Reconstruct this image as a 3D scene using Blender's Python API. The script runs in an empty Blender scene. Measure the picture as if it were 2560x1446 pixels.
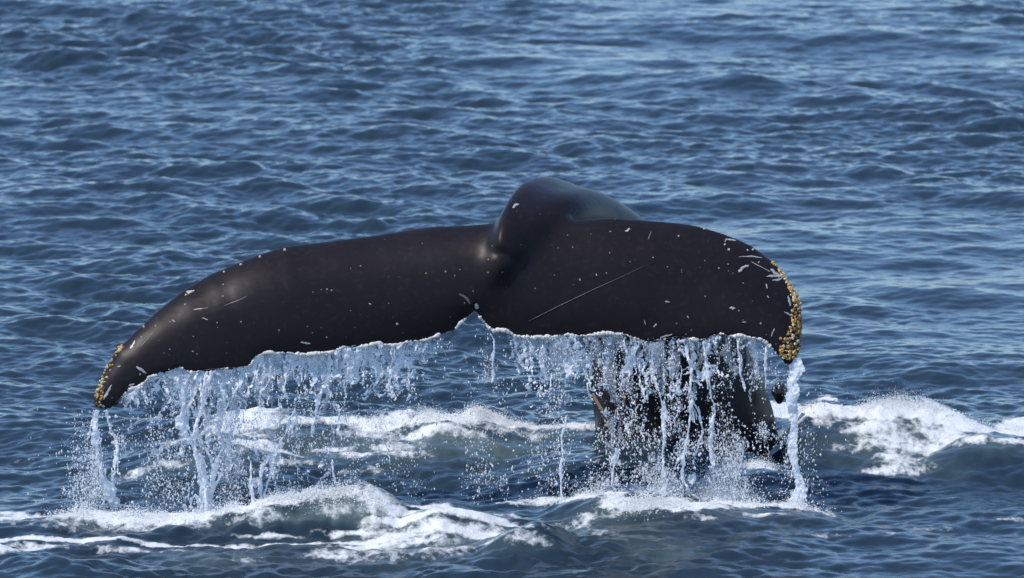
import bpy, math, random
import numpy as np
from mathutils import Vector, Matrix
from mathutils.bvhtree import BVHTree

R = math.radians
rng = np.random.default_rng(7)
random.seed(7)
C = bpy.context.scene.collection
SC = bpy.context.scene

# ------------------------------------------------------------------ camera, sky, sun, exposure
CAM_Y, CAM_Z, PITCH, HFOV = -32.0, 6.45, 9.0, 11.25
cd = bpy.data.cameras.new('camera')
cd.sensor_width = 36.0
cd.lens = 18.0 / math.tan(R(HFOV / 2))
cd.clip_start, cd.clip_end = 0.5, 9000.0
cd.dof.use_dof = True
cd.dof.focus_distance = 32.6
cd.dof.aperture_fstop = 4.3
cam = bpy.data.objects.new('camera', cd)
cam.location = (0, CAM_Y, CAM_Z)
cam.rotation_euler = (R(90 - PITCH), 0, 0)
C.objects.link(cam)
SC.camera = cam

SUN_EL = 54.0
SUN_AZ = 246.0       # compass angle of the sun, clockwise from +Y (180 = behind the camera, 270 = left)
w = bpy.data.worlds.new('World')
SC.world = w
w.use_nodes = True
nt = w.node_tree
bg = nt.nodes['Background']
sky = nt.nodes.new('ShaderNodeTexSky')
sky.sky_type = 'NISHITA'
sky.sun_disc = False
sky.sun_elevation = R(SUN_EL)
sky.sun_rotation = R(SUN_AZ)
sky.air_density = 0.95
sky.dust_density = 0.05
sky.ozone_density = 7.0
nt.links.new(sky.outputs[0], bg.inputs[0])
bg.inputs[1].default_value = 0.15
ld = bpy.data.lights.new('sun', 'SUN')
ld.energy = 3.0
ld.angle = R(0.6)
ld.color = (1.0, 0.95, 0.87)
sun = bpy.data.objects.new('sun', ld)
sd = Vector((math.sin(R(SUN_AZ)) * math.cos(R(SUN_EL)), math.cos(R(SUN_AZ)) * math.cos(R(SUN_EL)), math.sin(R(SUN_EL))))
sun.rotation_euler = sd.to_track_quat('Z', 'Y').to_euler()
sun.location = (0, 0, 30)
C.objects.link(sun)
SC.view_settings.view_transform = 'Standard'
SC.view_settings.look = 'None'
SC.view_settings.gamma = 1.0
SC.view_settings.use_curve_mapping = False
SC.view_settings.exposure = 0.60

# ------------------------------------------------------------------ helpers
K = 2 * math.tan(R(HFOV / 2)) / 2560.0
SP, CP = math.sin(R(PITCH)), math.cos(R(PITCH))


def P(px, py, Y):
    """point of the place at depth Y seen at photo position px, py (arrays allowed)"""
    px, py, Y = np.broadcast_arrays(np.asarray(px, float), np.asarray(py, float), np.asarray(Y, float))
    a = (px - 1280) * K
    b = -(py - 723) * K
    dx, dy, dz = a, CP + b * SP, -SP + b * CP
    t = (Y - CAM_Y) / dy
    return np.stack([dx * t, Y, CAM_Z + dz * t], -1)


def Wp(px, py, h=0.0):
    """point at height h"""
    a = (px - 1280) * K
    b = -(py - 723) * K
    t = (h - CAM_Z) / (-SP + b * CP)
    return a * t, CAM_Y + (CP + b * SP) * t


def mesh_np(name, verts, faces, smooth=True):
    verts = np.asarray(verts, np.float32)
    faces = np.asarray(faces, np.int32)
    me = bpy.data.meshes.new(name)
    nf, k = faces.shape
    me.vertices.add(len(verts))
    me.vertices.foreach_set('co', verts.ravel())
    me.loops.add(nf * k)
    me.loops.foreach_set('vertex_index', faces.ravel())
    me.polygons.add(nf)
    me.polygons.foreach_set('loop_start', np.arange(0, nf * k, k, dtype=np.int32))
    me.polygons.foreach_set('loop_total', np.full(nf, k, np.int32))
    if smooth:
        me.polygons.foreach_set('use_smooth', np.ones(nf, bool))
    me.update(calc_edges=True)
    me.validate()
    return me


def link(name, me, mat=None, parent=None, **props):
    o = bpy.data.objects.new(name, me)
    C.objects.link(o)
    if mat is not None and len(me.materials) == 0:
        me.materials.append(mat)
    if parent is not None:
        o.parent = parent
    for k, v in props.items():
        o[k] = v
    return o


def ss(a, b, x):
    t = np.clip((x - a) / (b - a), 0, 1)
    return t * t * (3 - 2 * t)


# periodic fractal noise tile, unit variance
NT = 1024


def noise_tile(beta, seed, lo=2, hi=400):
    r = np.random.default_rng(seed)
    f = np.fft.fftfreq(NT) * NT
    kx, ky = np.meshgrid(f, f, indexing='ij')
    k = np.hypot(kx, ky)
    k[0, 0] = 1
    a = k ** (-beta) * (k >= lo) * (k <= hi)
    h = np.fft.ifft2(a * (r.normal(size=(NT, NT)) + 1j * r.normal(size=(NT, NT)))).real
    return (h / h.std()).astype(np.float32)


def samp(T, u, v):
    """bilinear lookup, one period per unit"""
    n = T.shape[0]
    u = np.mod(u, 1.0) * n
    v = np.mod(v, 1.0) * n
    i, j = np.floor(u).astype(np.int32), np.floor(v).astype(np.int32)
    fu, fv = (u - i).astype(np.float32), (v - j).astype(np.float32)
    i %= n
    j %= n
    i1, j1 = (i + 1) % n, (j + 1) % n
    return (T[i, j] * (1 - fu) + T[i1, j] * fu) * (1 - fv) + (T[i, j1] * (1 - fu) + T[i1, j1] * fu) * fv


NA = noise_tile(1.9, 1)          # cloudy
NB = noise_tile(1.35, 2)         # frothy
NC = noise_tile(1.9, 3)
ND = noise_tile(2.2, 4, lo=6, hi=60)   # roundish cells

# ------------------------------------------------------------------ materials


def new_mat(name):
    m = bpy.data.materials.new(name)
    m.use_nodes = True
    t = m.node_tree
    return m, t, t.nodes['Principled BSDF']


def N(t, kind, **inp):
    n = t.nodes.new(kind)
    for k, v in inp.items():
        if k.startswith('_'):
            setattr(n, k[1:], v)
        else:
            n.inputs[k].default_value = v
    return n


def math_(t, op, a, b=None, clamp=False):
    n = t.nodes.new('ShaderNodeMath')
    n.operation = op
    n.use_clamp = clamp
    for i, x in enumerate((a, b)):
        if x is None:
            continue
        if isinstance(x, (int, float)):
            n.inputs[i].default_value = x
        else:
            t.links.new(x, n.inputs[i])
    return n.outputs[0]


def maprange(t, x, a, b, c=0.0, d=1.0, smooth=True):
    n = t.nodes.new('ShaderNodeMapRange')
    n.interpolation_type = 'SMOOTHSTEP' if smooth else 'LINEAR'
    t.links.new(x, n.inputs[0])
    for i, v in zip((1, 2, 3, 4), (a, b, c, d)):
        n.inputs[i].default_value = v
    return n.outputs[0]


def mixc(t, fac, a, b):
    n = t.nodes.new('ShaderNodeMix')
    n.data_type = 'RGBA'
    for sock, x in ((n.inputs[0], fac), (n.inputs[6], a), (n.inputs[7], b)):
        if isinstance(x, (tuple, list)):
            sock.default_value = (*x, 1)
        elif isinstance(x, (int, float)):
            sock.default_value = x
        else:
            t.links.new(x, sock)
    return n.outputs[2]


def coords(t, scale=(1, 1, 1)):
    tc = t.nodes.new('ShaderNodeTexCoord')
    mp = t.nodes.new('ShaderNodeMapping')
    mp.inputs['Scale'].default_value = scale
    t.links.new(tc.outputs['Object'], mp.inputs[0])
    return mp.outputs[0]


def noise(t, vec, scale, detail=4, rough=0.55, dist=0.0):
    n = N(t, 'ShaderNodeTexNoise', Scale=scale, Detail=detail, Roughness=rough, Distortion=dist)
    t.links.new(vec, n.inputs['Vector'])
    return n.outputs['Fac']


def bump(t, h, strength, dist, normal=None):
    b = N(t, 'ShaderNodeBump', Strength=strength, Distance=dist)
    t.links.new(h, b.inputs['Height'])
    if normal is not None:
        t.links.new(normal, b.inputs['Normal'])
    return b.outputs[0]


def sea_material():
    m, t, p = new_mat('sea_water')
    L = t.links.new
    fo = N(t, 'ShaderNodeAttribute', _attribute_name='foam').outputs['Fac']
    ae = N(t, 'ShaderNodeAttribute', _attribute_name='aerated').outputs['Fac']
    c1 = coords(t, (0.75, 0.45, 1.0))
    n1 = noise(t, c1, 13.0, 9, 0.70, 0.5)
    vo = N(t, 'ShaderNodeTexVoronoi', _feature='SMOOTH_F1', Scale=26.0, Smoothness=0.4)
    L(c1, vo.inputs['Vector'])
    lace = math_(t, 'SUBTRACT', vo.outputs['Distance'], 0.32)
    x = math_(t, 'MULTIPLY', fo, 1.55)
    x = math_(t, 'ADD', x, math_(t, 'MULTIPLY', math_(t, 'SUBTRACT', n1, 0.5), 2.1))
    x = math_(t, 'ADD', x, math_(t, 'MULTIPLY', lace, 0.55))
    n3 = noise(t, c1, 44.0, 5, 0.65, 0.4)
    x = math_(t, 'ADD', x, math_(t, 'MULTIPLY', math_(t, 'SUBTRACT', n3, 0.5), 1.1))
    fac = maprange(t, x, 0.40, 1.25)
    # no foam where none is laid
    fac = math_(t, 'MULTIPLY', fac, maprange(t, fo, 0.06, 0.25))
    water = mixc(t, ae, (0.014, 0.026, 0.037), (0.092, 0.130, 0.128))
    n2 = noise(t, c1, 60.0, 4, 0.6)
    foamc = mixc(t, n2, (0.70, 0.72, 0.72), (0.90, 0.90, 0.89))
    L(mixc(t, fac, water, foamc), p.inputs['Base Color'])
    L(maprange(t, fac, 0, 1, 0.19, 0.65, False), p.inputs['Roughness'])
    p.inputs['IOR'].default_value = 1.333
    # fine ripples
    c2 = coords(t, (0.8, 0.55, 1.0))
    r1 = noise(t, c2, 7.0, 5, 0.55, 0.3)
    r2 = noise(t, coords(t, (1, 1, 1)), 90.0, 6, 0.7)
    b1 = bump(t, r1, 0.5, 0.018)
    hh = math_(t, 'MULTIPLY', r2, math_(t, 'ADD', math_(t, 'MULTIPLY', fac, 1.0), math_(t, 'MULTIPLY', ae, 0.06)))
    b2 = bump(t, hh, 0.9, 0.02, b1)
    L(b2, p.inputs['Normal'])
    return m


def froth_material(name, trans=0.15, col=(0.86, 0.88, 0.90), rough=0.25, through=0.5):
    m, t, p = new_mat(name)
    p.inputs['Base Color'].default_value = (*col, 1)
    p.inputs['Roughness'].default_value = rough
    p.inputs['IOR'].default_value = 1.33
    tl = N(t, 'ShaderNodeBsdfTranslucent', Color=(*col, 1))
    mx = N(t, 'ShaderNodeMixShader', Fac=through)
    tr = N(t, 'ShaderNodeBsdfTransparent')
    mx2 = N(t, 'ShaderNodeMixShader', Fac=trans)
    L = t.links.new
    L(p.outputs[0], mx.inputs[1])
    L(tl.outputs[0], mx.inputs[2])
    L(mx.outputs[0], mx2.inputs[1])
    L(tr.outputs[0], mx2.inputs[2])
    L(mx2.outputs[0], t.nodes['Material Output'].inputs[0])
    r = noise(t, coords(t), 120.0, 3, 0.6)
    L(bump(t, r, 0.6, 0.006), p.inputs['Normal'])
    return m


def skin_material():
    m, t, p = new_mat('whale_skin')
    L = t.links.new
    c = coords(t)
    n1 = noise(t, c, 2.2, 6, 0.6)
    n2 = noise(t, c, 28.0, 5, 0.6)
    base = mixc(t, n1, (0.0080, 0.0058, 0.0072), (0.0155, 0.0118, 0.0136))
    base = mixc(t, math_(t, 'MULTIPLY', maprange(t, n2, 0.52, 0.75), 0.4), base, (0.034, 0.028, 0.026))
    # small pale specks
    v = N(t, 'ShaderNodeTexVoronoi', Scale=34.0)
    L(c, v.inputs['Vector'])
    rnd = N(t, 'ShaderNodeSeparateColor')
    L(v.outputs['Color'], rnd.inputs[0])
    cl = maprange(t, noise(t, c, 3.3, 3, 0.6), 0.45, 0.66)
    pick = math_(t, 'GREATER_THAN', math_(t, 'ADD', rnd.outputs[0], math_(t, 'MULTIPLY', cl, 0.27)), 0.87)
    size = math_(t, 'MULTIPLY', rnd.outputs[1], 0.19)
    dot = math_(t, 'MULTIPLY', math_(t, 'LESS_THAN', v.outputs['Distance'], size), pick)
    base = mixc(t, math_(t, 'MULTIPLY', dot, 0.8), base, (0.30, 0.25, 0.19))
    L(base, p.inputs['Base Color'])
    L(maprange(t, n1, 0.3, 0.8, 0.36, 0.46, False), p.inputs['Roughness'])
    p.inputs['IOR'].default_value = 1.30
    p.inputs['Specular IOR Level'].default_value = 0.32
    r = noise(t, c, 55.0, 5, 0.6)
    r2 = noise(t, c, 6.0, 3, 0.5)
    L(bump(t, r, 0.03, 0.0015, bump(t, r2, 0.04, 0.012)), p.inputs['Normal'])
    return m


def plain(name, col, rough, nscale=60.0, col2=None, bumpd=0.004):
    m, t, p = new_mat(name)
    n1 = noise(t, coords(t), nscale, 4, 0.6)
    t.links.new(mixc(t, n1, col, col2 or tuple(x * 0.6 for x in col)), p.inputs['Base Color'])
    p.inputs['Roughness'].default_value = rough
    t.links.new(bump(t, n1, 0.6, bumpd), p.inputs['Normal'])
    return m


M_SEA = sea_material()
M_STREAM = froth_material('aerated_water', 0.06, (0.92, 0.93, 0.95))
M_RIM = froth_material('wet_rim', 0.0, (0.90, 0.88, 0.85), 0.15, 0.4)  # clinging water and pale skin, whitened to stand in for sun sparkle
M_CURTAIN = froth_material('falling_film', 0.80, (0.88, 0.90, 0.92), 0.15)
M_DROP = froth_material('droplets', 0.05, (0.90, 0.91, 0.93), 0.12)
M_FROTH = froth_material('froth', 0.05, (0.93, 0.94, 0.94), 0.4)
M_SKIN = skin_material()
M_SCAR_GLINT = plain('scar_tissue_and_glint', (0.60, 0.57, 0.54), 0.4, 70.0, (0.12, 0.11, 0.11))  # scar colour, also used for the painted sun glint on the hump
M_SCRATCH = plain('faint_scratch', (0.15, 0.135, 0.13), 0.45, 40.0, (0.07, 0.065, 0.065))
M_TAN = plain('tan_growth', (0.26, 0.19, 0.12), 0.6, 50.0)
M_BARN = [plain('barnacle_gold', (0.66, 0.40, 0.10), 0.35, 90.0, (0.40, 0.20, 0.04)),
          plain('barnacle_cream', (0.74, 0.64, 0.46), 0.4, 90.0, (0.50, 0.38, 0.20)),
          plain('barnacle_brown', (0.26, 0.13, 0.045), 0.4, 90.0, (0.11, 0.05, 0.02))]
M_LUMP = plain('dark_wet_rind', (0.018, 0.017, 0.018), 0.25, 30.0)

# ------------------------------------------------------------------ the sea: wind waves + the whale's wash


def ocean(L, n, lmin, lmax, lpeak, rms, ang, seed, spread=2.0):
    r = np.random.default_rng(seed)
    f = 2 * np.pi * np.fft.fftfreq(n, L / n)
    kx, ky = np.meshgrid(f, f, indexing='ij')
    k = np.hypot(kx, ky)
    k[0, 0] = 1e9
    th = (kx * math.sin(ang) + ky * math.cos(ang)) / k
    kp = 2 * np.pi / lpeak
    S = k ** -4.0 * np.exp(-1.1 * (kp / k) ** 2) * (0.06 + np.abs(th) ** spread)
    S *= (k < 2 * np.pi / lmin) * (k > 2 * np.pi / lmax)
    H = np.sqrt(S) * (r.normal(size=(n, n)) + 1j * r.normal(size=(n, n)))
    h = np.fft.ifft2(H).real
    s = rms / h.std()
    H *= s
    k[0, 0] = 1
    dx = np.fft.ifft2(-1j * kx / k * H).real
    dy = np.fft.ifft2(-1j * ky / k * H).real
    # reals of a one-sided field share their phase: rebuild from the symmetric part
    Hs = np.fft.fft2(h * s)
    dx = np.fft.ifft2(-1j * kx / k * Hs).real
    dy = np.fft.ifft2(-1j * ky / k * Hs).real
    return tuple(a.astype(np.float32) for a in (h * s, dx, dy))


LA, LB = 71.0, 12.7
OA = ocean(LA, 1024, 0.55, 6.0, 1.40, 0.0230, R(16), 11)
OC = ocean(97.0, 512, 2.6, 12.0, 4.2, 0.024, R(9), 13)
OB = ocean(LB, 1024, 0.06, 0.62, 0.42, 0.0070, R(-8), 12, 1.2)

# crests thrown up by the whale: (depth, [(px, py of crest)...], front width, back width)
RIDGES = [
    # front left wash
    (-0.62, [(-200, 1310), (0, 1303), (150, 1296), (330, 1296), (480, 1288), (600, 1278), (700, 1255), (780, 1232), (830, 1222), (880, 1222), (940, 1240), (990, 1275), (1060, 1315), (1150, 1330)], 0.30, 0.45),
    # front right mound under the stock
    (-0.50, [(1320, 1312), (1400, 1285), (1480, 1262), (1560, 1256), (1650, 1256), (1730, 1258), (1800, 1266), (1870, 1278), (1940, 1280), (2010, 1285), (2080, 1300), (2150, 1320)], 0.50, 0.5),
    # mid left wash behind the flukes
    (2.15, [(250, 1100), (420, 1075), (560, 1045), (650, 1030), (740, 1040), (850, 1050), (1000, 1045), (1080, 1022), (1140, 1035), (1190, 1018), (1240, 1040), (1330, 1060), (1450, 1062), (1560, 1080), (1700, 1090)], 0.75, 0.55),
    # right wash
    (2.0, [(1925, 1170), (1965, 1080), (2000, 1018), (2060, 1010), (2120, 1016), (2180, 1000), (2260, 996), (2330, 1000), (2380, 1015), (2430, 1040), (2480, 1060), (2560, 1055), (2700, 1060), (2900, 1090)], 0.85, 0.6),
    # right shoulder
    (1.15, [(2180, 1205), (2300, 1150), (2400, 1105), (2470, 1092), (2540, 1102), (2650, 1110), (2800, 1160)], 0.55, 0.55),
    # green slope left of the stock
    (0.95, [(1020, 1225), (1150, 1195), (1260, 1168), (1380, 1142), (1500, 1130), (1700, 1120), (1900, 1140), (2050, 1190)], 0.50, 0.6),
    # left behind curtain
    (1.05, [(230, 1205), (330, 1150), (420, 1128), (500, 1124), (580, 1142), (650, 1172), (720, 1205)], 0.40, 0.5),
    # small hump bottom middle
    (-1.55, [(1180, 1392), (1240, 1360), (1290, 1338), (1340, 1328), (1390, 1345), (1440, 1382)], 0.28, 0.3),
    # little lips in the flat foam
    (-0.85, [(900, 1335), (980, 1318), (1060, 1300), (1100, 1287), (1150, 1298), (1230, 1310), (1330, 1318)], 0.30, 0.40),
    (-1.08, [(-100, 1364), (100, 1354), (320, 1352), (480, 1358), (700, 1356), (880, 1345), (960, 1335), (1050, 1345)], 0.12, 0.5),
    (-1.35, [(1760, 1395), (1850, 1362), (1960, 1352), (2050, 1365), (2150, 1385)], 0.3, 0.4),
]
# foam laid on the water: (px, py, half width px, half height px, height there, strength)
FOAM = [
    # front left crest
    (60, 1300, 110, 8, .06, .75), (200, 1293, 110, 11, .07, 1.0), (330, 1294, 120, 12, .07, 1.1), (470, 1287, 110, 14, .09, 1.15),
    (600, 1275, 100, 16, .11, 1.15), (700, 1256, 80, 18, .16, 1.1), (780, 1240, 70, 14, .2, .85), (860, 1230, 70, 15, .2, .82), (940, 1250, 45, 22, .15, .8),
    (840, 1270, 110, 20, .1, .40), (640, 1300, 140, 14, .06, .38), (400, 1312, 200, 12, .04, .45), (120, 1318, 160, 14, .02, .35),
    # thin line in front
    (60, 1358, 150, 4, .02, .9), (230, 1356, 140, 4, .02, .95), (400, 1357, 120, 4, .02, .9), (560, 1358, 130, 3, .02, .7), (740, 1354, 130, 3.5, .02, .75), (900, 1345, 110, 4, .02, .8),
    (10, 1386, 40, 6, 0, 1.1), (90, 1372, 90, 6, 0, .55), (300, 1372, 140, 6, 0, .4),
    # flat foam
    (1100, 1286, 55, 8, .1, 1.1), (1050, 1302, 140, 8, .06, .9), (1200, 1308, 150, 9, .06, 1.0), (1130, 1326, 190, 8, .03, .92), (980, 1340, 190, 9, .02, .8), (1100, 1316, 240, 26, .03, .62),
    (1180, 1344, 150, 8, .02, .85), (900, 1362, 130, 9, .0, .8), (840, 1385, 90, 9, 0, .6), (1020, 1365, 120, 9, 0, .6), (860, 1318, 110, 10, .03, .6), (1240, 1288, 90, 8, .1, .65), (700, 1330, 120, 8, .02, .55), (1300, 1330, 60, 9, .05, .5),
    (1010, 1295, 60, 7, .08, .75), (1340, 1355, 60, 14, .12, .42), (950, 1392, 150, 10, 0, .38), (1150, 1386, 110, 9, .02, .4),
    # right front crest
    (1290, 1258, 70, 7, .1, .7), (1370, 1250, 70, 9, .12, .85), (1440, 1250, 60, 12, .14, .95), (1520, 1243, 70, 13, .14, 1.15), (1620, 1236, 80, 16, .14, 1.3), (1720, 1238, 80, 16, .14, 1.3), (1810, 1248, 70, 14, .12, 1.2),
    (1890, 1262, 70, 11, .1, 1.1), (1960, 1268, 55, 9, .08, 1.15), (2020, 1274, 45, 6, .06, .7), (1480, 1285, 70, 14, .08, .42), (1440, 1310, 50, 20, .05, .4), (1480, 1335, 60, 16, 0, .35), (1760, 1296, 60, 12, .08, .35), (1920, 1292, 70, 6, .06, .6), (2080, 1345, 60, 5, 0, .4),
    # mid left crest
    (590, 1050, 55, 20, .2, .95), (660, 1044, 60, 22, .22, .9), (750, 1050, 70, 16, .2, .75), (850, 1052, 70, 14, .2, .95), (960, 1058, 80, 20, .2, 1.0), (1075, 1042, 60, 22, .26, 1.25), (1140, 1050, 55, 20, .24, 1.2), (1195, 1036, 50, 22, .27, 1.3), (1255, 1055, 60, 18, .2, 1.15),
    (1345, 1064, 80, 13, .18, 1.0), (1440, 1066, 70, 14, .18, .9), (1080, 1080, 120, 14, .14, .75), (920, 1085, 110, 16, .12, .55), (1260, 1085, 100, 12, .12, .5),
    (620, 1085, 50, 16, .15, .6), (520, 1080, 50, 18, .15, .5), (450, 1110, 70, 12, .15, .5),
    (640, 1128, 70, 9, .12, 1.0), (720, 1135, 50, 9, .1, .85), (590, 1120, 40, 10, .12, .8), (830, 1128, 60, 8, .1, .6), (900, 1150, 60, 10, .08, .6), (980, 1130, 60, 14, .08, .7), (1010, 1155, 60, 8, .06, .45), (760, 1170, 70, 6, .05, .5), (430, 1160, 50, 18, .1, .5), (350, 1180, 60, 14, .06, .42), (880, 1185, 70, 5, .03, .35),
    # right wash
    (1960, 1034, 60, 22, .22, 1.1), (2030, 1022, 60, 22, .26, 1.25), (2110, 1028, 60, 20, .26, 1.2), (2190, 1020, 60, 26, .3, 1.3), (2270, 1018, 60, 22, .3, 1.15), (2340, 1024, 60, 26, .28, 1.2), (2400, 1046, 50, 24, .22, 1.15), (2460, 1072, 50, 18, .18, 1.1), (2540, 1070, 60, 22, .18, 1.35),
    (2180, 1060, 70, 20, .2, .72), (2230, 1092, 80, 22, .16, .66), (2330, 1060, 60, 24, .2, .58), (2300, 1110, 70, 20, .12, .64), (2380, 1085, 60, 16, .16, .75), (2250, 1145, 50, 18, .1, .6), (2170, 1110, 60, 14, .12, .5), (2440, 1090, 60, 14, .2, .75), (2530, 1096, 60, 14, .2, .7), (2230, 1172, 70, 10, .05, .6), (2080, 1052, 70, 12, .22, .5),
    (2700, 1070, 90, 16, .2, 1.0), (2850, 1100, 90, 12, .1, .7), (-100, 1305, 90, 9, .05, .7), (-120, 1362, 120, 5, .0, .8),
    (1830, 1170, 80, 7, .1, .9), (1900, 1150, 60, 7, .1, 1.0), (1940, 1120, 40, 8, .1, .8), (1500, 1150, 60, 6, .1, .45),
    # small scraps
    (2380, 1245, 30, 3, 0, .45), (2320, 1325, 60, 4, 0, .35), (2240, 1350, 40, 4, 0, .4), (2520, 1310, 60, 4, 0, .4), (60, 1140, 60, 5, .0, .2),
]
AER = [
    (1050, 1105, 240, 32, .1, .85), (650, 1080, 170, 40, .12, .6), (900, 1150, 230, 24, .05, .5), (2270, 1085, 150, 60, .15, .6), (2480, 1100, 110, 30, .2, .45), (1080, 1340, 300, 40, 0, .5), (870, 1275, 150, 24, .1, .6), (500, 1310, 420, 12, .03, .3),
    (1650, 1270, 280, 16, .1, .45), (1450, 1320, 110, 26, 0, .4), (1420, 1090, 120, 14, .1, .5), (800, 1400, 350, 16, 0, .2), (1250, 1370, 160, 18, .05, .2), (1330, 1190, 160, 24, .1, .16), (860, 1265, 130, 26, .1, 1.0), (700, 1290, 150, 16, .1, .7), (300, 1312, 260, 12, .1, .45), (1700, 1262, 200, 18, .1, .6), (500, 1170, 180, 30, .05, .4),
]


def graded(lo, hi, d0, d1):
    out = [lo]
    while out[-1] < hi:
        f = (out[-1] - lo) / (hi - lo)
        out.append(out[-1] + d0 + (d1 - d0) * f)
    return out


def spread_out(start, end, d, g=1.22):
    out, x, s = [], start, d
    sg = 1 if end > start else -1
    while (x - end) * sg < 0:
        s *= g
        x += sg * min(s, 160)
        out.append(x)
    return out


gx = np.array(graded(-8.2, 8.2, 0.0185, 0.0185))
gx = np.concatenate([spread_out(-8.2, -2600, 0.02)[::-1], gx, spread_out(8.2, 2600, 0.02)])
gy = graded(-3.4, 6.0, 0.019, 0.022) + graded(6.03, 40.0, 0.026, 0.075)
gy = np.array(gy)
gy = np.concatenate([spread_out(-3.4, -2600, 0.02)[::-1], gy, spread_out(gy[-1], 4200, 0.075)])
GX, GY = np.meshgrid(gx, gy, indexing='ij')
GX = GX.astype(np.float32)
GY = GY.astype(np.float32)


def ridge_height(X, Y):
    z = np.zeros_like(X)
    for Yc, pts, wf, wb in RIDGES:
        a = np.array(pts, float)
        q = P(a[:, 0], a[:, 1], Yc)
        xs, zs = q[:, 0], np.maximum(q[:, 2], 0)
        e = 0.5
        xs = np.concatenate([[xs[0] - e], xs, [xs[-1] + e]])
        zs = np.concatenate([[0], zs, [0]])
        # smooth interpolation of the crest
        f = np.linspace(xs[0], xs[-1], 200)
        zf = np.interp(f, xs, zs)
        ker = np.hanning(13)
        ker /= ker.sum()
        zf = np.convolve(np.pad(zf, 6, mode='edge'), ker, 'valid')
        Yw = Yc + 0.10 * samp(NA, X / 5.0 + Yc, X * 0 + 0.3 + Yc)
        d = Y - Yw
        prof = np.where(d < 0, np.exp(-(np.abs(d) / wf) ** 1.7), np.exp(-(np.abs(d) / wb) ** 2))
        z = np.maximum(z, np.interp(X, f, zf, left=0, right=0) * prof) * 0.85 + 0.15 * (z + np.interp(X, f, zf, left=0, right=0) * prof)
    return z


YS = np.arange(-3.3, 9.0, 0.015)


def meet(px, py):
    """where on the wash-raised surface the spot seen at px, py lies"""
    best = None
    for dy in (0, 5, 10, 16, 24):
        q = P(px, py + dy, YS)
        i = np.clip(np.searchsorted(gx, q[:, 0]), 0, RH.shape[0] - 1)
        j = np.clip(np.searchsorted(gy, YS), 0, RH.shape[1] - 1)
        k = np.nonzero(q[:, 2] <= RH[i, j])[0]
        if len(k) == 0:
            continue
        c = (q[k[0], 0], YS[k[0]])
        if best is None or c[1] < best[1] - 0.8:
            best = c
    return best if best is not None else Wp(px, py, 0)


def blob_field(X, Y, items):
    out = np.zeros_like(X)
    for px, py, rx, ry, h, s in items:
        x0, y0 = meet(px, py)
        _, y1 = meet(px, py + ry)
        y1 = y0 + min(abs(y1 - y0), ry * 0.016)
        sx = rx * K * (y0 - CAM_Y) * 1.05
        sy = max(abs(y1 - y0), 0.03)
        i0, i1 = np.searchsorted(X[:, 0], [x0 - 2.4 * sx, x0 + 2.4 * sx])
        j0, j1 = np.searchsorted(Y[0], [y0 - 2.4 * sy, y0 + 2.4 * sy])
        if i1 <= i0 or j1 <= j0:
            continue
        sub = (slice(i0, i1), slice(j0, j1))
        wob = 0.25 * samp(NA, X[sub] / 2.7, Y[sub] / 4.1)
        dd = ((X[sub] - x0) / sx) ** 2 + ((Y[sub] - y0) / sy) ** 2
        v = s * np.exp(-(np.sqrt(dd) * (1 + wob)) ** 2.6 * 0.7)
        out[sub] = np.maximum(out[sub], v)
    return out


def wave_parts(X, Y):
    step = 0.02 + 0.0016 * np.maximum(np.abs(Y) - 3, 0) + 0.10 * np.maximum(np.abs(X) - 8.2, 0) + 0.1 * np.maximum(-Y - 3.4, 0) + 0.1 * np.maximum(Y - 40, 0)
    fa = np.clip(1.2 - step / 1.5, 0, 1)
    fb = np.clip(1.3 - step / 0.35, 0, 1)
    near = 1 - 0.50 * np.exp(-((X - 0.2) / 4.2) ** 4 - ((Y - 0.6) / 2.6) ** 4)
    u, v = X / LA + 0.37, Y / LA + 0.11
    gust = np.clip(0.95 + 0.28 * samp(NA, X / 31.0 + .2, Y / 47.0 + .4), 0.45, 1.7)
    a = [samp(t, u, v) * fa * near * gust for t in OA]
    fc = np.clip(1.2 - step / 4.0, 0, 1) * near
    a = [p_ + samp(t, X / 97.0 + .13, Y / 97.0 + .21) * fc for p_, t in zip(a, OC)]
    u, v = X / LB, Y / LB
    b = [samp(t, u, v) * fb * gust for t in OB]
    return a, b


RH = ridge_height(GX, GY)
foam = blob_field(GX, GY, FOAM)
aer = blob_field(GX, GY, AER)
(ha, dxa, dya), (hb, dxb, dyb) = wave_parts(GX, GY)
Z = ha + hb * (1 - 0.5 * np.clip(foam, 0, 1)) + RH
lump = np.clip(foam - 0.25, 0, 1)
Z += lump * (0.010 * np.clip(samp(NB, GX / 1.9, GY / 2.6), -1.5, 3) + 0.013 * np.clip(samp(NC, GX / 1.7 + .3, GY / 2.0), -1, 3))
Z += np.clip(aer, 0, 1) * 0.010 * samp(NB, GX / 2.3 + .6, GY / 3.1)
XX = GX + 0.25 * dxa + 0.3 * dxb
YY = GY + 0.25 * dya + 0.3 * dyb
ni, nj = GX.shape
idx = np.arange(ni * nj, dtype=np.int32).reshape(ni, nj)
F = np.stack([idx[:-1, :-1], idx[1:, :-1], idx[1:, 1:], idx[:-1, 1:]], -1).reshape(-1, 4)
sea_me = mesh_np('sea', np.stack([XX, YY, Z], -1).reshape(-1, 3), F)
for nm, arr in (('foam', foam), ('aerated', np.clip(aer, 0, 1))):
    at = sea_me.attributes.new(nm, 'FLOAT', 'POINT')
    at.data.foreach_set('value', arr.astype(np.float32).ravel())
link('sea', sea_me, M_SEA, kind='structure')


def sea_z(x, y):
    i = np.clip(np.searchsorted(gx, x), 0, ni - 1)
    j = np.clip(np.searchsorted(gy, y), 0, nj - 1)
    return Z[i, j]


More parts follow.
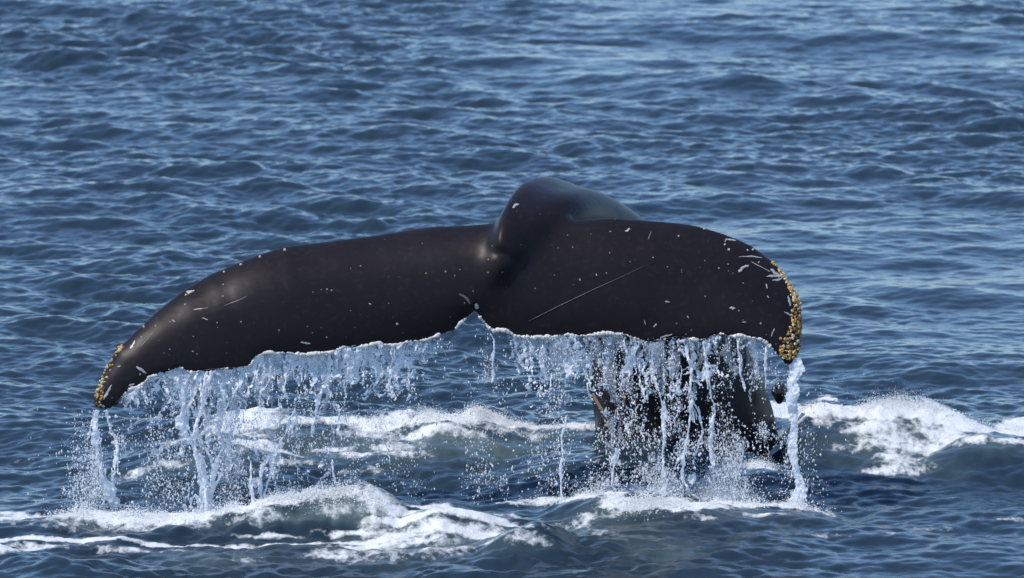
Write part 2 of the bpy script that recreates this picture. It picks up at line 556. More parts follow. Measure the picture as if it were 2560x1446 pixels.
# ------------------------------------------------------------------ the whale
whale = bpy.data.objects.new('humpback_whale', None)
C.objects.link(whale)
whale['label'] = 'black humpback whale diving, tail flukes and arched tail stock raised above the sea'
whale['category'] = 'whale'

LEAD = [(238, 1022), (236, 1004), (246, 965), (266, 923), (294, 872), (318, 854), (336, 833), (360, 812), (387, 785), (422, 757), (457, 729), (491, 709), (526, 688), (560, 674), (602, 657),
        (650, 638), (712, 620), (802, 608), (899, 596), (995, 582), (1091, 567), (1186, 560), (1240, 556), (1320, 553), (1409, 549), (1495, 546), (1591, 551), (1686, 558), (1737, 565), (1782, 577),
        (1813, 587), (1845, 600), (1877, 615), (1909, 639), (1941, 666), (1963, 695), (1982, 720), (1995, 749), (2003, 784), (2004, 822), (2000, 864), (1992, 890), (1978, 905)]
TRAIL = [(240, 1026), (249, 1029), (273, 1020), (291, 1006), (311, 985), (325, 975), (353, 965), (374, 944), (401, 937), (430, 926), (450, 923), (481, 933), (526, 923), (571, 921), (612, 917), (630, 913), (636, 897), (645, 889),
         (751, 888), (785, 885), (830, 882), (854, 870), (899, 869), (948, 861), (986, 865), (1018, 854), (1065, 850), (1091, 840), (1135, 827), (1164, 803), (1180, 787), (1188, 783), (1205, 806), (1228, 830), (1250, 824), (1266, 827), (1291, 842),
         (1361, 846), (1400, 841), (1464, 840), (1511, 833), (1559, 836), (1591, 848), (1629, 860), (1670, 851), (1718, 846), (1750, 851), (1782, 841), (1804, 834), (1823, 841), (1861, 843), (1893, 848), (1918, 860), (1934, 876), (1947, 892), (1960, 905), (1970, 907)]


def resample(pts, anchors, n):
    """anchors: index of the middle point; n samples on each side"""
    a = np.array(pts, float)
    out = []
    for seg, flip in ((a[:anchors + 1], False), (a[anchors:], True)):
        d = np.concatenate([[0], np.cumsum(np.hypot(*np.diff(seg, axis=0).T))])
        s = np.linspace(0, 1, n)
        q = np.stack([np.interp(s * d[-1], d, seg[:, 0]), np.interp(s * d[-1], d, seg[:, 1])], -1)
        out.append(q if not flip else q[1:])
    return np.concatenate(out)


NU, NCH = 190, 44
lead = resample(LEAD, 22, NU)
trail = resample(TRAIL, 31, NU)
lead[1:-1] = (lead[:-2] + 2 * lead[1:-1] + lead[2:]) / 4
nu = len(lead)
uu = np.concatenate([np.linspace(-1, 0, NU), np.linspace(0, 1, NU)[1:]])
cc = (1 - np.cos(np.linspace(0, np.pi, NCH))) / 2


def fluke_y(px):
    """depth of the trailing edge along the span"""
    return np.interp(px, [235, 700, 1200, 1600, 2005], [-0.34, -0.20, -0.06, -0.08, -0.12])


chord = np.hypot(*(lead - trail).T) / 400.0
for _ in range(60):
    chord[1:-1] = (chord[:-2] + 2 * chord[1:-1] + chord[2:]) / 4
back = np.minimum(0.46 * chord, 0.32)
Tmax = np.interp(np.abs(uu), [0, 0.12, 0.35, 0.7, 0.93, 1.0], [0.070, 0.060, 0.042, 0.029, 0.018, 0.009])
Tmax = np.minimum(Tmax, 0.16 * chord + 0.008)
naca = 5 * (0.2969 * np.sqrt(cc) - 0.126 * cc - 0.3516 * cc ** 2 + 0.2843 * cc ** 3 - 0.1015 * cc ** 4)
naca = naca / naca.max()
trail_s = trail.copy()
for _ in range(220):
    trail_s[1:-1] = (trail_s[:-2] + 2 * trail_s[1:-1] + trail_s[2:]) / 4
mid = np.zeros((nu, NCH, 3))
for j, c in enumerate(cc):
    q = lead * (1 - c) + (trail_s * (1 - c ** 7) + trail * c ** 7) * c
    Y = fluke_y(trail[:, 0]) + back * (1 - c) ** 2.8 + 0.05 * chord * (1 - c)
    mid[:, j] = P(q[:, 0], q[:, 1], Y)
# normals of the mid surface (toward the camera)
du = np.gradient(mid, axis=0)
dc = np.gradient(mid, axis=1)
nn = np.cross(du, dc)
nn /= np.linalg.norm(nn, axis=-1, keepdims=True) + 1e-9
nn *= np.where(nn[..., 1:2] > 0, -1, 1)
th = Tmax[:, None] * naca[None, :] + 0.0055 * np.minimum(1, (1 - np.abs(uu)) * 30)[:, None]
front = mid + nn * th[..., None] * 0.9
rear = mid - nn * th[..., None] * 0.9
V = np.concatenate([front.reshape(-1, 3), rear.reshape(-1, 3)])
ix = np.arange(nu * NCH).reshape(nu, NCH)
Q = np.stack([ix[:-1, :-1], ix[1:, :-1], ix[1:, 1:], ix[:-1, 1:]], -1).reshape(-1, 4)
off = nu * NCH
faces = [Q, Q[:, ::-1] + off]


def strip(a, b):
    return np.stack([a[:-1], b[:-1], b[1:], a[1:]], -1)


faces.append(strip(ix[:, 0], ix[:, 0] + off))
faces.append(strip(ix[:, -1] + off, ix[:, -1]))
faces.append(strip(ix[0] + off, ix[0]))
faces.append(strip(ix[-1], ix[-1] + off))
FV, FF = V, np.concatenate(faces)

# tail stock: px, py, depth, half width (lateral), half height (dorsal side to belly side), keel, roll
ST = [
    (1760, 1420, 2.35, 0.66, 0.62, 0.00, 0.0),
    (1735, 1260, 2.20, 0.63, 0.60, 0.00, 0.0),
    (1718, 1120, 2.08, 0.615, 0.57, 0.02, 0.0),
    (1702, 1020, 2.00, 0.585, 0.54, 0.03, 0.0),
    (1668, 920, 1.93, 0.535, 0.50, 0.05, 0.0),
    (1622, 800, 1.82, 0.46, 0.44, 0.07, 0.1),
    (1560, 700, 1.62, 0.39, 0.38, 0.10, 0.2),
    (1492, 618, 1.32, 0.335, 0.31, 0.12, 0.35),
    (1432, 572, 0.98, 0.29, 0.25, 0.13, 0.50),
    (1376, 566, 0.52, 0.235, 0.20, 0.13, 0.62),
    (1318, 586, 0.22, 0.17, 0.155, 0.11, 0.62),
    (1272, 620, 0.03, 0.120, 0.115, 0.06, 0.45),
    (1248, 668, -0.045, 0.090, 0.075, 0.02, 0.25),
    (1236, 725, -0.035, 0.060, 0.045, 0.0, 0.1),
    (1228, 770, 0.0, 0.030, 0.020, 0.0, 0.0),
]
st = np.array(ST)
ns = 90
t0 = np.arange(len(st))
tf = np.linspace(0, len(st) - 1, ns)


def catmull(a, t):
    n = len(a)
    i = np.clip(t.astype(int), 0, n - 2)
    f = (t - i)[:, None]
    p0, p1, p2, p3 = a[np.clip(i - 1, 0, n - 1)], a[i], a[i + 1], a[np.clip(i + 2, 0, n - 1)]
    return 0.5 * (2 * p1 + (p2 - p0) * f + (2 * p0 - 5 * p1 + 4 * p2 - p3) * f ** 2 + (3 * p1 - p0 - 3 * p2 + p3) * f ** 3)


sf = catmull(st, tf)
cen = P(sf[:, 0], sf[:, 1], sf[:, 2])
tan = np.gradient(cen, axis=0)
tan /= np.linalg.norm(tan, axis=1, keepdims=True)
NR = 72
SV = []
for k in range(ns):
    T = tan[k]
    Lx = np.array([1.0, 0, 0]) - T[0] * T
    Lx /= np.linalg.norm(Lx)
    D = np.cross(T, Lx)          # outer (dorsal) side of the arch
    if D[2] < 0 and abs(T[1]) > 0.5:
        D = -D
    elif D[1] < 0 and abs(T[1]) <= 0.5:
        D = -D
    roll = sf[k, 6]
    L2 = Lx * math.cos(roll) + D * math.sin(roll)
    D2 = D * math.cos(roll) - Lx * math.sin(roll)
    ph = np.linspace(0, 2 * np.pi, NR, endpoint=False)
    a, b, kl = sf[k, 3], sf[k, 4], sf[k, 5]
    kb = kl * np.exp(-(np.angle(np.exp(1j * (ph - np.pi / 2))) / 0.42) ** 2)
    ring = cen[k] + np.outer(np.cos(ph) * a, L2) + np.outer(np.sin(ph) * b + kb, D2)
    SV.append(ring)
SV = np.concatenate(SV)
ri = np.arange(ns * NR).reshape(ns, NR)
rn = np.roll(ri, -1, axis=1)
SF = np.stack([ri[:-1], rn[:-1], rn[1:], ri[1:]], -1).reshape(-1, 4)
caps = []
SV = np.concatenate([SV, cen[:1], cen[-1:]])
tri = [(ns * NR, int(rn[0, j]), int(ri[0, j])) for j in range(NR)] + [(ns * NR + 1, int(ri[-1, j]), int(rn[-1, j])) for j in range(NR)]
raw = bpy.data.meshes.new('raw')
raw.from_pydata(np.concatenate([FV, SV]).tolist(), [], FF.tolist() + (SF + len(FV)).tolist() + [tuple(x + len(FV) for x in f) for f in tri])
import bmesh
bm = bmesh.new()
bm.from_mesh(raw)
bmesh.ops.recalc_face_normals(bm, faces=bm.faces)
bm.to_mesh(raw)
bm.free()
tmp = bpy.data.objects.new('raw', raw)
C.objects.link(tmp)
md = tmp.modifiers.new('r', 'REMESH')
md.mode = 'VOXEL'
md.voxel_size = 0.0095
md.adaptivity = 0.0
dg = bpy.context.evaluated_depsgraph_get()
body_me = bpy.data.meshes.new_from_object(tmp.evaluated_get(dg))
bpy.data.objects.remove(tmp)
bpy.data.meshes.remove(raw)
nv = len(body_me.vertices)
co = np.zeros(nv * 3, np.float32)
body_me.vertices.foreach_get('co', co)
co = co.reshape(-1, 3)
ed = np.zeros(len(body_me.edges) * 2, np.int32)
body_me.edges.foreach_get('vertices', ed)
ed = ed.reshape(-1, 2)
deg = np.bincount(ed.ravel(), minlength=nv).astype(np.float32)


def relax(co, wgt, it):
    for _ in range(it):
        acc = np.zeros_like(co)
        for ax in range(3):
            acc[:, ax] = np.bincount(ed[:, 0], co[ed[:, 1], ax], nv) + np.bincount(ed[:, 1], co[ed[:, 0], ax], nv)
        acc /= np.maximum(deg, 1)[:, None]
        co = co + (acc - co) * wgt[:, None]
    return co


jc = P(1300, 595, 0.15)[None]
dj = np.linalg.norm((co - jc) / np.array([1.0, 1.0, 0.75]), axis=1)
wj = np.maximum(1 - ss(0.30, 0.62, dj), 1 - ss(0.14, 0.34, np.linalg.norm(co - P(1238, 690, -0.12)[None], axis=1))).astype(np.float32)
trail3 = P(trail[:, 0], trail[:, 1], fluke_y(trail[:, 0]))
# keep the trailing edge crisp
pxs = (co[:, 0])
te = np.interp(co[:, 0], np.sort(trail3[:, 0]), trail3[np.argsort(trail3[:, 0]), 2])
keep = ss(0.03, 0.14, co[:, 2] - te)
co = relax(co, 0.6 * wj * keep, 140)
co = relax(co, (0.35 * keep).astype(np.float32), 6)
# living skin: faint swells and dents, ragged trailing rim
body_me.vertices.foreach_set('co', co.ravel())
body_me.update()
nrm = np.zeros(nv * 3, np.float32)
body_me.vertices.foreach_get('normal', nrm)
nrm = nrm.reshape(-1, 3)
sw = 0.0012 * samp(NA, co[:, 0] / 3.1, (co[:, 2] + co[:, 1]) / 3.1)
co = co + nrm * (sw * np.clip(keep + 0.15, 0, 1))[:, None]
rag = (1 - keep)
co[:, 2] += rag * 0.010 * samp(NB, co[:, 0] / 1.2, co[:, 0] * 0 + 0.2)
body_me.vertices.foreach_set('co', co.ravel())
body_me.polygons.foreach_set('use_smooth', np.ones(len(body_me.polygons), bool))
body_me.update()
body_me.materials.clear()
body = link('body', body_me, M_SKIN, whale)

bvh = BVHTree.FromPolygons([tuple(v) for v in co.tolist()], [tuple(p.vertices) for p in body_me.polygons])
EYE = Vector((0, CAM_Y, CAM_Z))


def hit(px, py):
    q = Vector(P(px, py, 0.0).tolist())
    loc, n, i, d = bvh.ray_cast(EYE, (q - EYE).normalized())
    return loc, n


# ---- barnacles
def barnacle_mesh(mat, sides=7):
    vs, fs = [], []
    prof = [(1.0, -0.25), (0.95, 0.1), (0.62, 0.75), (0.34, 0.72), (0.18, 0.25)]
    for r, z in prof:
        for k in range(sides):
            a = 2 * math.pi * k / sides
            q = r * (1 + 0.12 * math.sin(3 * a + r * 5))
            vs.append((q * math.cos(a), q * math.sin(a), z))
    for i in range(len(prof) - 1):
        for k in range(sides):
            k1 = (k + 1) % sides
            fs.append((i * sides + k, i * sides + k1, (i + 1) * sides + k1, (i + 1) * sides + k))
    fs.append(tuple((len(prof) - 1) * sides + k for k in range(sides)))
    me = bpy.data.meshes.new('barnacle')
    me.from_pydata(vs, [], fs)
    me.materials.append(mat)
    return me


BM = [barnacle_mesh(m) for m in M_BARN]


def put_barnacle(loc, n, r, kind):
    o = bpy.data.objects.new('barnacle', BM[kind])
    q = n.to_track_quat('Z', 'Y').to_matrix().to_4x4()
    o.matrix_world = Matrix.Translation(loc + n * (0.05 * r)) @ q @ Matrix.Rotation(random.uniform(0, 6.28), 4, 'Z') @ Matrix.Diagonal((r, r * random.uniform(.8, 1.15), r * random.uniform(.7, 1.2), 1))
    C.objects.link(o)
    o.parent = whale
    return o


def lead_point(px, py, dpx):
    pass


nb = 0
edge_r = [(1930, 655), (1950, 678), (1968, 702), (1984, 728), (1996, 756), (2003, 790), (2003, 825), (1999, 862), (1990, 888), (1972, 903)]
er = np.array(edge_r, float)
placed = []


def try_place(px, py, r, kind, mind=0.8, depth_j=0.0):
    loc, n = hit(px, py)
    if loc is None:
        q = P(px, py, 0.10 + random.uniform(-0.06, 0.10))
        loc, n, i, d = bvh.find_nearest(Vector(q.tolist()))
        if d > 0.12:
            return False
    elif depth_j and random.random() < depth_j:
        q = loc + Vector((random.uniform(0, .03), random.uniform(0, .06), random.uniform(-.01, .01)))
        loc, n, i, d = bvh.find_nearest(q)
    for l2, r2 in placed:
        if (l2 - loc).length < mind * (r + r2):
            return False
    placed.append((loc.copy(), r))
    put_barnacle(loc, n, r, kind)
    return True


cnt = 0
for tries in range(2600):
    if cnt >= 215:
        break
    s = random.random() ** 0.62 * (len(er) - 1)
    i = min(int(s), len(er) - 2)
    base = er[i] + (er[i + 1] - er[i]) * (s - i)
    wdt = np.interp(s, [0, 2, 4, 6, 7.5, 9], [5, 9, 18, 34, 50, 30])
    inw = np.array([-1.0, -0.1 if s < 7 else -0.5])
    q = base + inw * wdt * random.random() ** 0.9 + np.array([3, 0])
    r = 0.0055 + 0.0125 * random.random() ** 1.4 * (0.75 if s < 3 else 1)
    kind = random.choices([0, 1, 2], [4, 3.2 if s < 5 else 1.6, 0.5 if s < 4 else 2.4])[0]
    if try_place(q[0], q[1], r, kind, 0.58, 0.35):
        cnt += 1
el = np.array([(306, 862), (290, 882), (272, 915), (258, 942), (248, 968), (240, 995), (238, 1015)], float)
cnt = 0
for tries in range(1200):
    if cnt >= 64:
        break
    s = random.random() * (len(el) - 1)
    i = min(int(s), len(el) - 2)
    base = el[i] + (el[i + 1] - el[i]) * (s - i)
    q = base + np.array([1.0, 0.35]) * random.uniform(-4, np.interp(s, [0, 3, 6], [5, 10, 18]))
    r = random.uniform(0.006, 0.0115)
    if try_place(q[0], q[1], r, random.choices([0, 1, 2], [4, 2, 1.5])[0], 0.7, 0.2):
        cnt += 1
# single pale ones along the edges
for px, py in [(602, 662), (650, 643), (712, 625), (560, 680), (1703, 560), (1760, 573), (1882, 625), (1812, 612), (472, 735), (465, 738), (480, 730), (360, 818), (1820, 590), (1512, 838), (1790, 578)]:
    try_place(px, py, random.uniform(.006, .010), 1, .5)


# ---- scars, scratches and a painted keel glint: thin raised strips lying on the skin
def scar_glint(pts, wpx, mat, name='scar_glint', label=None, n=None, jag=0.25):
    a = np.array(pts, float)
    d = np.concatenate([[0], np.cumsum(np.hypot(*np.diff(a, axis=0).T))])
    n = n or max(4, int(d[-1] / 6))
    s = np.linspace(0, d[-1], n)
    x, y = np.interp(s, d, a[:, 0]), np.interp(s, d, a[:, 1])
    tx, ty = np.gradient(x), np.gradient(y)
    ln = np.hypot(tx, ty) + 1e-6
    nx, ny = -ty / ln, tx / ln
    vs, ok = [], []
    for k in range(n):
        env = math.sin(math.pi * (k + 0.6) / (n + 0.2)) ** 0.5
        row = []
        for sgn in (-1, 0, 1):
            ww = wpx * 0.5 * env * (1 + jag * random.uniform(-1, 1)) * sgn
            loc, nr = hit(x[k] + nx[k] * ww, y[k] + ny[k] * ww)
            if loc is None:
                row = None
                break
            row.append(loc + nr * (0.0035 if sgn == 0 else 0.0012))
        if row:
            vs += row
    m = len(vs) // 3
    if m < 2:
        return
    fs = []
    for k in range(m - 1):
        for c in (0, 1):
            fs.append((k * 3 + c, k * 3 + c + 1, k * 3 + c + 4, k * 3 + c + 3))
    me = bpy.data.meshes.new(name)
    me.from_pydata([tuple(v) for v in vs], [], fs)
    for p in me.polygons:
        p.use_smooth = True
    o = link(name, me, mat, whale)
    if label:
        o['label'] = label


scar_glint([(1322, 803), (1400, 764), (1480, 726), (1560, 690), (1600, 671), (1640, 655)], 1.4, M_SCRATCH, label='long thin straight pale scratch across the right fluke')
for pts, wd in [
    ([(1562, 579), (1575, 573)], 8), ([(1846, 680), (1860, 668), (1872, 664)], 10), ([(1846, 643), (1875, 641), (1905, 645)], 4), ([(1812, 606), (1816, 598), (1840, 602)], 5),
    ([(1926, 674), (1940, 684), (1956, 694)], 12), ([(1916, 692), (1935, 690), (1952, 692)], 7), ([(1930, 702), (1945, 700), (1958, 695)], 6), ([(1820, 622), (1824, 626)], 7), ([(1868, 624), (1870, 628)], 6),
    ([(1896, 655), (1898, 657)], 7), ([(1824, 770), (1838, 771)], 8), ([(1855, 806), (1866, 806)], 3), ([(1900, 808), (1903, 810)], 7), ([(1634, 818), (1642, 810)], 6), ([(1663, 754), (1674, 756)], 5),
    ([(1928, 842), (1936, 822)], 5), ([(1960, 780), (1984, 792)], 5), ([(1970, 740), (1976, 765)], 8), ([(1915, 710), (1918, 722)], 4), ([(1918, 740), (1922, 745)], 4), ([(1878, 655), (1925, 680)], 2.5),
    ([(1502, 836), (1522, 830)], 11), ([(1651, 845), (1680, 836)], 6), ([(1740, 566), (1778, 575)], 5), ([(341, 917), (366, 934)], 8), ([(326, 872), (338, 852)], 7), ([(349, 935), (352, 937)], 6), ([(294, 918), (302, 915)], 4),
    ([(1188, 760), (1194, 772)], 13), ([(990, 810), (996, 811)], 7), ([(466, 730), (486, 727)], 7), ([(484, 775), (520, 770)], 3), ([(752, 856), (776, 860)], 6), ([(258, 1000), (276, 970)], 7), ([(250, 1012), (262, 1018)], 7), ([(264, 985), (280, 962)], 5), ([(322, 965), (336, 960)], 7),
    ([(1281, 520), (1290, 513), (1297, 511)], 9), ([(922, 760), (928, 761)], 5), ([(1490, 685), (1492, 690)], 4), ([(1449, 697), (1451, 702)], 4), ([(1610, 800), (1614, 812)], 3), ([(1718, 790), (1722, 796)], 4), ([(430, 800), (438, 806)], 3), ([(505, 795), (520, 800)], 3),  # first strip here is a sun glint on the keel, painted pale
]:
    scar_glint(pts, wd * 0.68, M_SCAR_GLINT, n=max(7, len(pts) * 3), jag=0.6)
for pts, wd in [([(1148, 735), (1166, 745), (1175, 760)], 6), ([(1620, 600), (1628, 580)], 3), ([(560, 765), (600, 750), (620, 740)], 2.5), ([(350, 870), (385, 830)], 2.5)]:
    scar_glint(pts, wd, M_SCRATCH)
scar_glint([(1466, 968), (1480, 985), (1496, 1010), (1512, 1035), (1520, 1050)], 8, M_TAN, 'pale_growth', 'tan encrusted streak on the left side of the tail stock', n=10)
scar_glint([(1563, 985), (1560, 1000), (1560, 1012)], 6, M_TAN, 'pale_growth', n=6)

# ---- pale wet rim along the trailing edge, its white doubling as painted sun sparkle
tp = np.array(TRAIL[3:-3], float)
d = np.concatenate([[0], np.cumsum(np.hypot(*np.diff(tp, axis=0).T))])
s = np.arange(0, d[-1], 2.2)
rx, ry = np.interp(s, d, tp[:, 0]), np.interp(s, d, tp[:, 1])
pts = P(rx, ry, fluke_y(rx) - 0.006)
# ride on the real edge of the body
pts2 = []
for p_ in pts:
    loc, n_, i_, dd = bvh.find_nearest(Vector(p_.tolist()))
    pts2.append(loc if dd < 0.05 else Vector(p_.tolist()))
pts = np.array([tuple(v) for v in pts2])
pts[1:-1] = (pts[:-2] + pts[1:-1] + pts[2:]) / 3
rad = 0.0030 + 0.0052 * samp(NB, s / 620, s * 0 + .13) + 0.003 * samp(NB, s / 160, s * 0 + .7)
rad += np.interp(rx, [300, 640, 760, 1050, 1160, 1200, 1500, 1640, 1700, 1900], [-.002, -.001, .002, .003, .003, .002, .002, -.002, .0, -.001])
rad = np.clip(rad * 1.35, 0.0004, 0.015)
tg = np.gradient(pts, axis=0)
tg /= np.linalg.norm(tg, axis=1, keepdims=True) + 1e-9
e1 = np.cross(tg, np.array([0, 1.0, 0]))
e1 /= np.linalg.norm(e1, axis=1, keepdims=True) + 1e-9
e2 = np.cross(tg, e1)
ph = np.linspace(0, 2 * np.pi, 7)[:-1]
ringv = pts[:, None] + rad[:, None, None] * (np.cos(ph)[None, :, None] * e1[:, None] + np.sin(ph)[None, :, None] * e2[:, None])
ringv += 0.002 * rng.normal(size=ringv.shape) * (rad[:, None, None] > 0.001)
ri = np.arange(len(s) * 6).reshape(-1, 6)
rn = np.roll(ri, -1, 1)
rim = link('pale_rim', mesh_np('pale_rim', ringv.reshape(-1, 3), np.stack([ri[:-1], rn[:-1], rn[1:], ri[1:]], -1).reshape(-1, 4)), M_RIM, whale)
rim['label'] = 'ragged white trailing edge of the flukes with painted sun sparkle'

# ------------------------------------------------------------------ falling water
tx3 = trail3[np.argsort(trail3[:, 0])]


def edge_z(X):
    return np.interp(X, tx3[:, 0], tx3[:, 2])


def fall_y(X):
    return np.interp(X, tx3[:, 0], tx3[:, 1])


def to_px(X, Zv, Yv):
    vx, vy, vz = X, Yv - CAM_Y, Zv - CAM_Z
    dep = vy * CP - vz * SP
    up = vy * SP + vz * CP
    return 1280 + X / dep / K, 723 - up / dep / K


def field_mesh(name, x0, x1, z0, z1, res, func, thick, depth):
    xs, zs = np.arange(x0, x1, res), np.arange(z0, z1, res)
    X, Zg = np.meshgrid(xs, zs, indexing='ij')
    g = func(X, Zg)
    pos = g > 0
    cell = pos[:-1, :-1].astype(int) + pos[1:, :-1] + pos[1:, 1:] + pos[:-1, 1:]
    keepc = cell >= 2
    ids = np.arange(X.size).reshape(X.shape)
    q = np.stack([ids[:-1, :-1], ids[1:, :-1], ids[1:, 1:], ids[:-1, 1:]], -1)[keepc]
    if len(q) == 0:
        return None
    used, inv = np.unique(q, return_inverse=True)
    inv = inv.reshape(q.shape)
    Xf, Zf, gf = X.ravel()[used], Zg.ravel()[used], g.ravel()[used]
    yd = depth(Xf, Zf)
    t = thick * np.sqrt(np.clip(gf, 0, 1.5)) + 0.0002
    fr = np.stack([Xf, yd - t, Zf], -1)
    bk = np.stack([Xf, yd + t, Zf], -1)
    n = len(used)
    return mesh_np(name, np.concatenate([fr, bk]), np.concatenate([inv, inv[:, ::-1] + n]))


# named streams: label, depth offset, [(px, py, width px)...]
STREAMS = [
    ('thick white rope of water pouring off the barnacled right fluke tip', 0.0, [(1973, 895, 26), (1974, 930, 30), (1977, 980, 27), (1984, 1050, 22), (1993, 1110, 22), (1996, 1150, 20), (1993, 1195, 20), (1985, 1230, 24), (1972, 1262, 40), (1966, 1285, 60)]),
    ('broad white stream falling off the left fluke tip, outermost on the left', 0.0, [(244, 1022, 16), (236, 1070, 20), (238, 1110, 22), (250, 1150, 20), (262, 1190, 26), (268, 1225, 32), (277, 1260, 34), (286, 1300, 46)]),
    ('narrow stream falling just right of the left fluke tip stream', -0.02, [(268, 1024, 12), (272, 1060, 16), (284, 1095, 14), (290, 1130, 15), (287, 1170, 14), (282, 1215, 18), (288, 1300, 24)]),
    ('forked thin stream splaying outward below the left fluke tip', 0.01, [(262, 1190, 12), (246, 1225, 14), (226, 1245, 13), (205, 1270, 16), (198, 1292, 20)]),
    ('widest stream of the left curtain, fanning out where it lands', 0.0, [(466, 934, 22), (458, 985, 22), (462, 1040, 26), (470, 1080, 20), (490, 1130, 14), (499, 1170, 18), (495, 1205, 30), (487, 1250, 42), (480, 1305, 70)]),
    ('slanting stream falling below the middle of the left fluke, second of the left curtain', -0.03, [(518, 926, 14), (508, 985, 14), (496, 1040, 16), (487, 1090, 12), (494, 1140, 12), (505, 1180, 15), (512, 1220, 16), (500, 1300, 36)]),
    ('stream falling beside the step in the left fluke edge', 0.02, [(578, 923, 16), (566, 985, 16), (547, 1040, 16), (552, 1090, 15), (561, 1120, 16), (556, 1165, 20), (540, 1205, 22), (520, 1245, 26), (505, 1302, 50)]),
    ('short streak falling from the blunt step in the left fluke edge', 0.01, [(612, 918, 12), (598, 965, 14), (575, 1010, 11), (550, 1050, 9)]),
    ('zigzag thin stream falling across the dark water left of centre', 0.02, [(744, 1018, 9), (740, 1040, 11), (724, 1072, 13), (704, 1110, 15), (686, 1145, 12), (676, 1185, 13), (657, 1222, 12), (647, 1262, 14)]),
    ('forked stream joining the zigzag stream low down', 0.0, [(665, 1155, 7), (655, 1185, 10), (643, 1213, 10), (648, 1240, 11), (645, 1266, 15)]),
    ('thin upright stream just left of the forked stream', -0.01, [(630, 1150, 6), (627, 1185, 9), (622, 1213, 10), (628, 1240, 9), (624, 1268, 14)]),
    ('short stream dropping onto the foam mound left of centre', -0.1, [(833, 1146, 4), (834, 1175, 7), (836, 1206, 7), (831, 1232, 12)]),
    ('wavy stream hanging beneath the inner half of the left fluke', 0.01, [(816, 884, 12), (822, 930, 12), (806, 985, 13), (792, 1030, 13), (783, 1070, 9), (780, 1105, 6)]),
    ('lone thin dribble hanging right of the fluke notch', 0.0, [(1227, 832, 14), (1230, 860, 9), (1226, 900, 9), (1229, 940, 8), (1224, 972, 6)]),
    ('lone wavy stream falling left of the tail stock', 0.0, [(1418, 1040, 7), (1404, 1085, 11), (1407, 1110, 14), (1412, 1140, 13), (1404, 1175, 10), (1400, 1215, 9), (1403, 1248, 16)]),
    ('thin crooked stream low on the left of the tail stock', 0.0, [(1540, 1120, 7), (1538, 1160, 8), (1527, 1195, 9), (1524, 1225, 14)]),
    ('long stream falling in front of the middle of the tail stock', 0.0, [(1626, 856, 14), (1629, 910, 13), (1641, 948, 14), (1652, 985, 14), (1660, 1030, 12), (1669, 1085, 12), (1660, 1130, 11), (1654, 1180, 12), (1656, 1235, 28)]),
    ('heavy braided stream right of the middle of the tail stock', -0.02, [(1700, 850, 24), (1710, 890, 22), (1722, 935, 22), (1722, 990, 16), (1726, 1040, 14), (1716, 1100, 14), (1706, 1150, 14), (1700, 1230, 32)]),
    ('zigzag stream over the right half of the tail stock', 0.0, [(1756, 850, 16), (1765, 920, 13), (1777, 975, 11), (1790, 1025, 15), (1787, 1055, 18), (1778, 1090, 13), (1783, 1130, 11), (1796, 1180, 18)]),
    ('short kinked stream between the braided stream and the zigzag stream', 0.02, [(1730, 1000, 9), (1746, 1040, 12), (1756, 1080, 12), (1747, 1118, 10), (1742, 1150, 8)]),
    ('faint thin stream near the right edge of the tail stock', 0.0, [(1841, 848, 10), (1846, 890, 8), (1852, 935, 7), (1870, 985, 5)]),
    ('faint dribble between the tail stock and the right fluke tip', 0.0, [(1916, 862, 8), (1914, 905, 8), (1912, 950, 7), (1908, 985, 5)]),
    ('curved stream over the upper left of the tail stock', 0.01, [(1590, 850, 14), (1572, 900, 12), (1558, 945, 10), (1552, 980, 7)]),
]
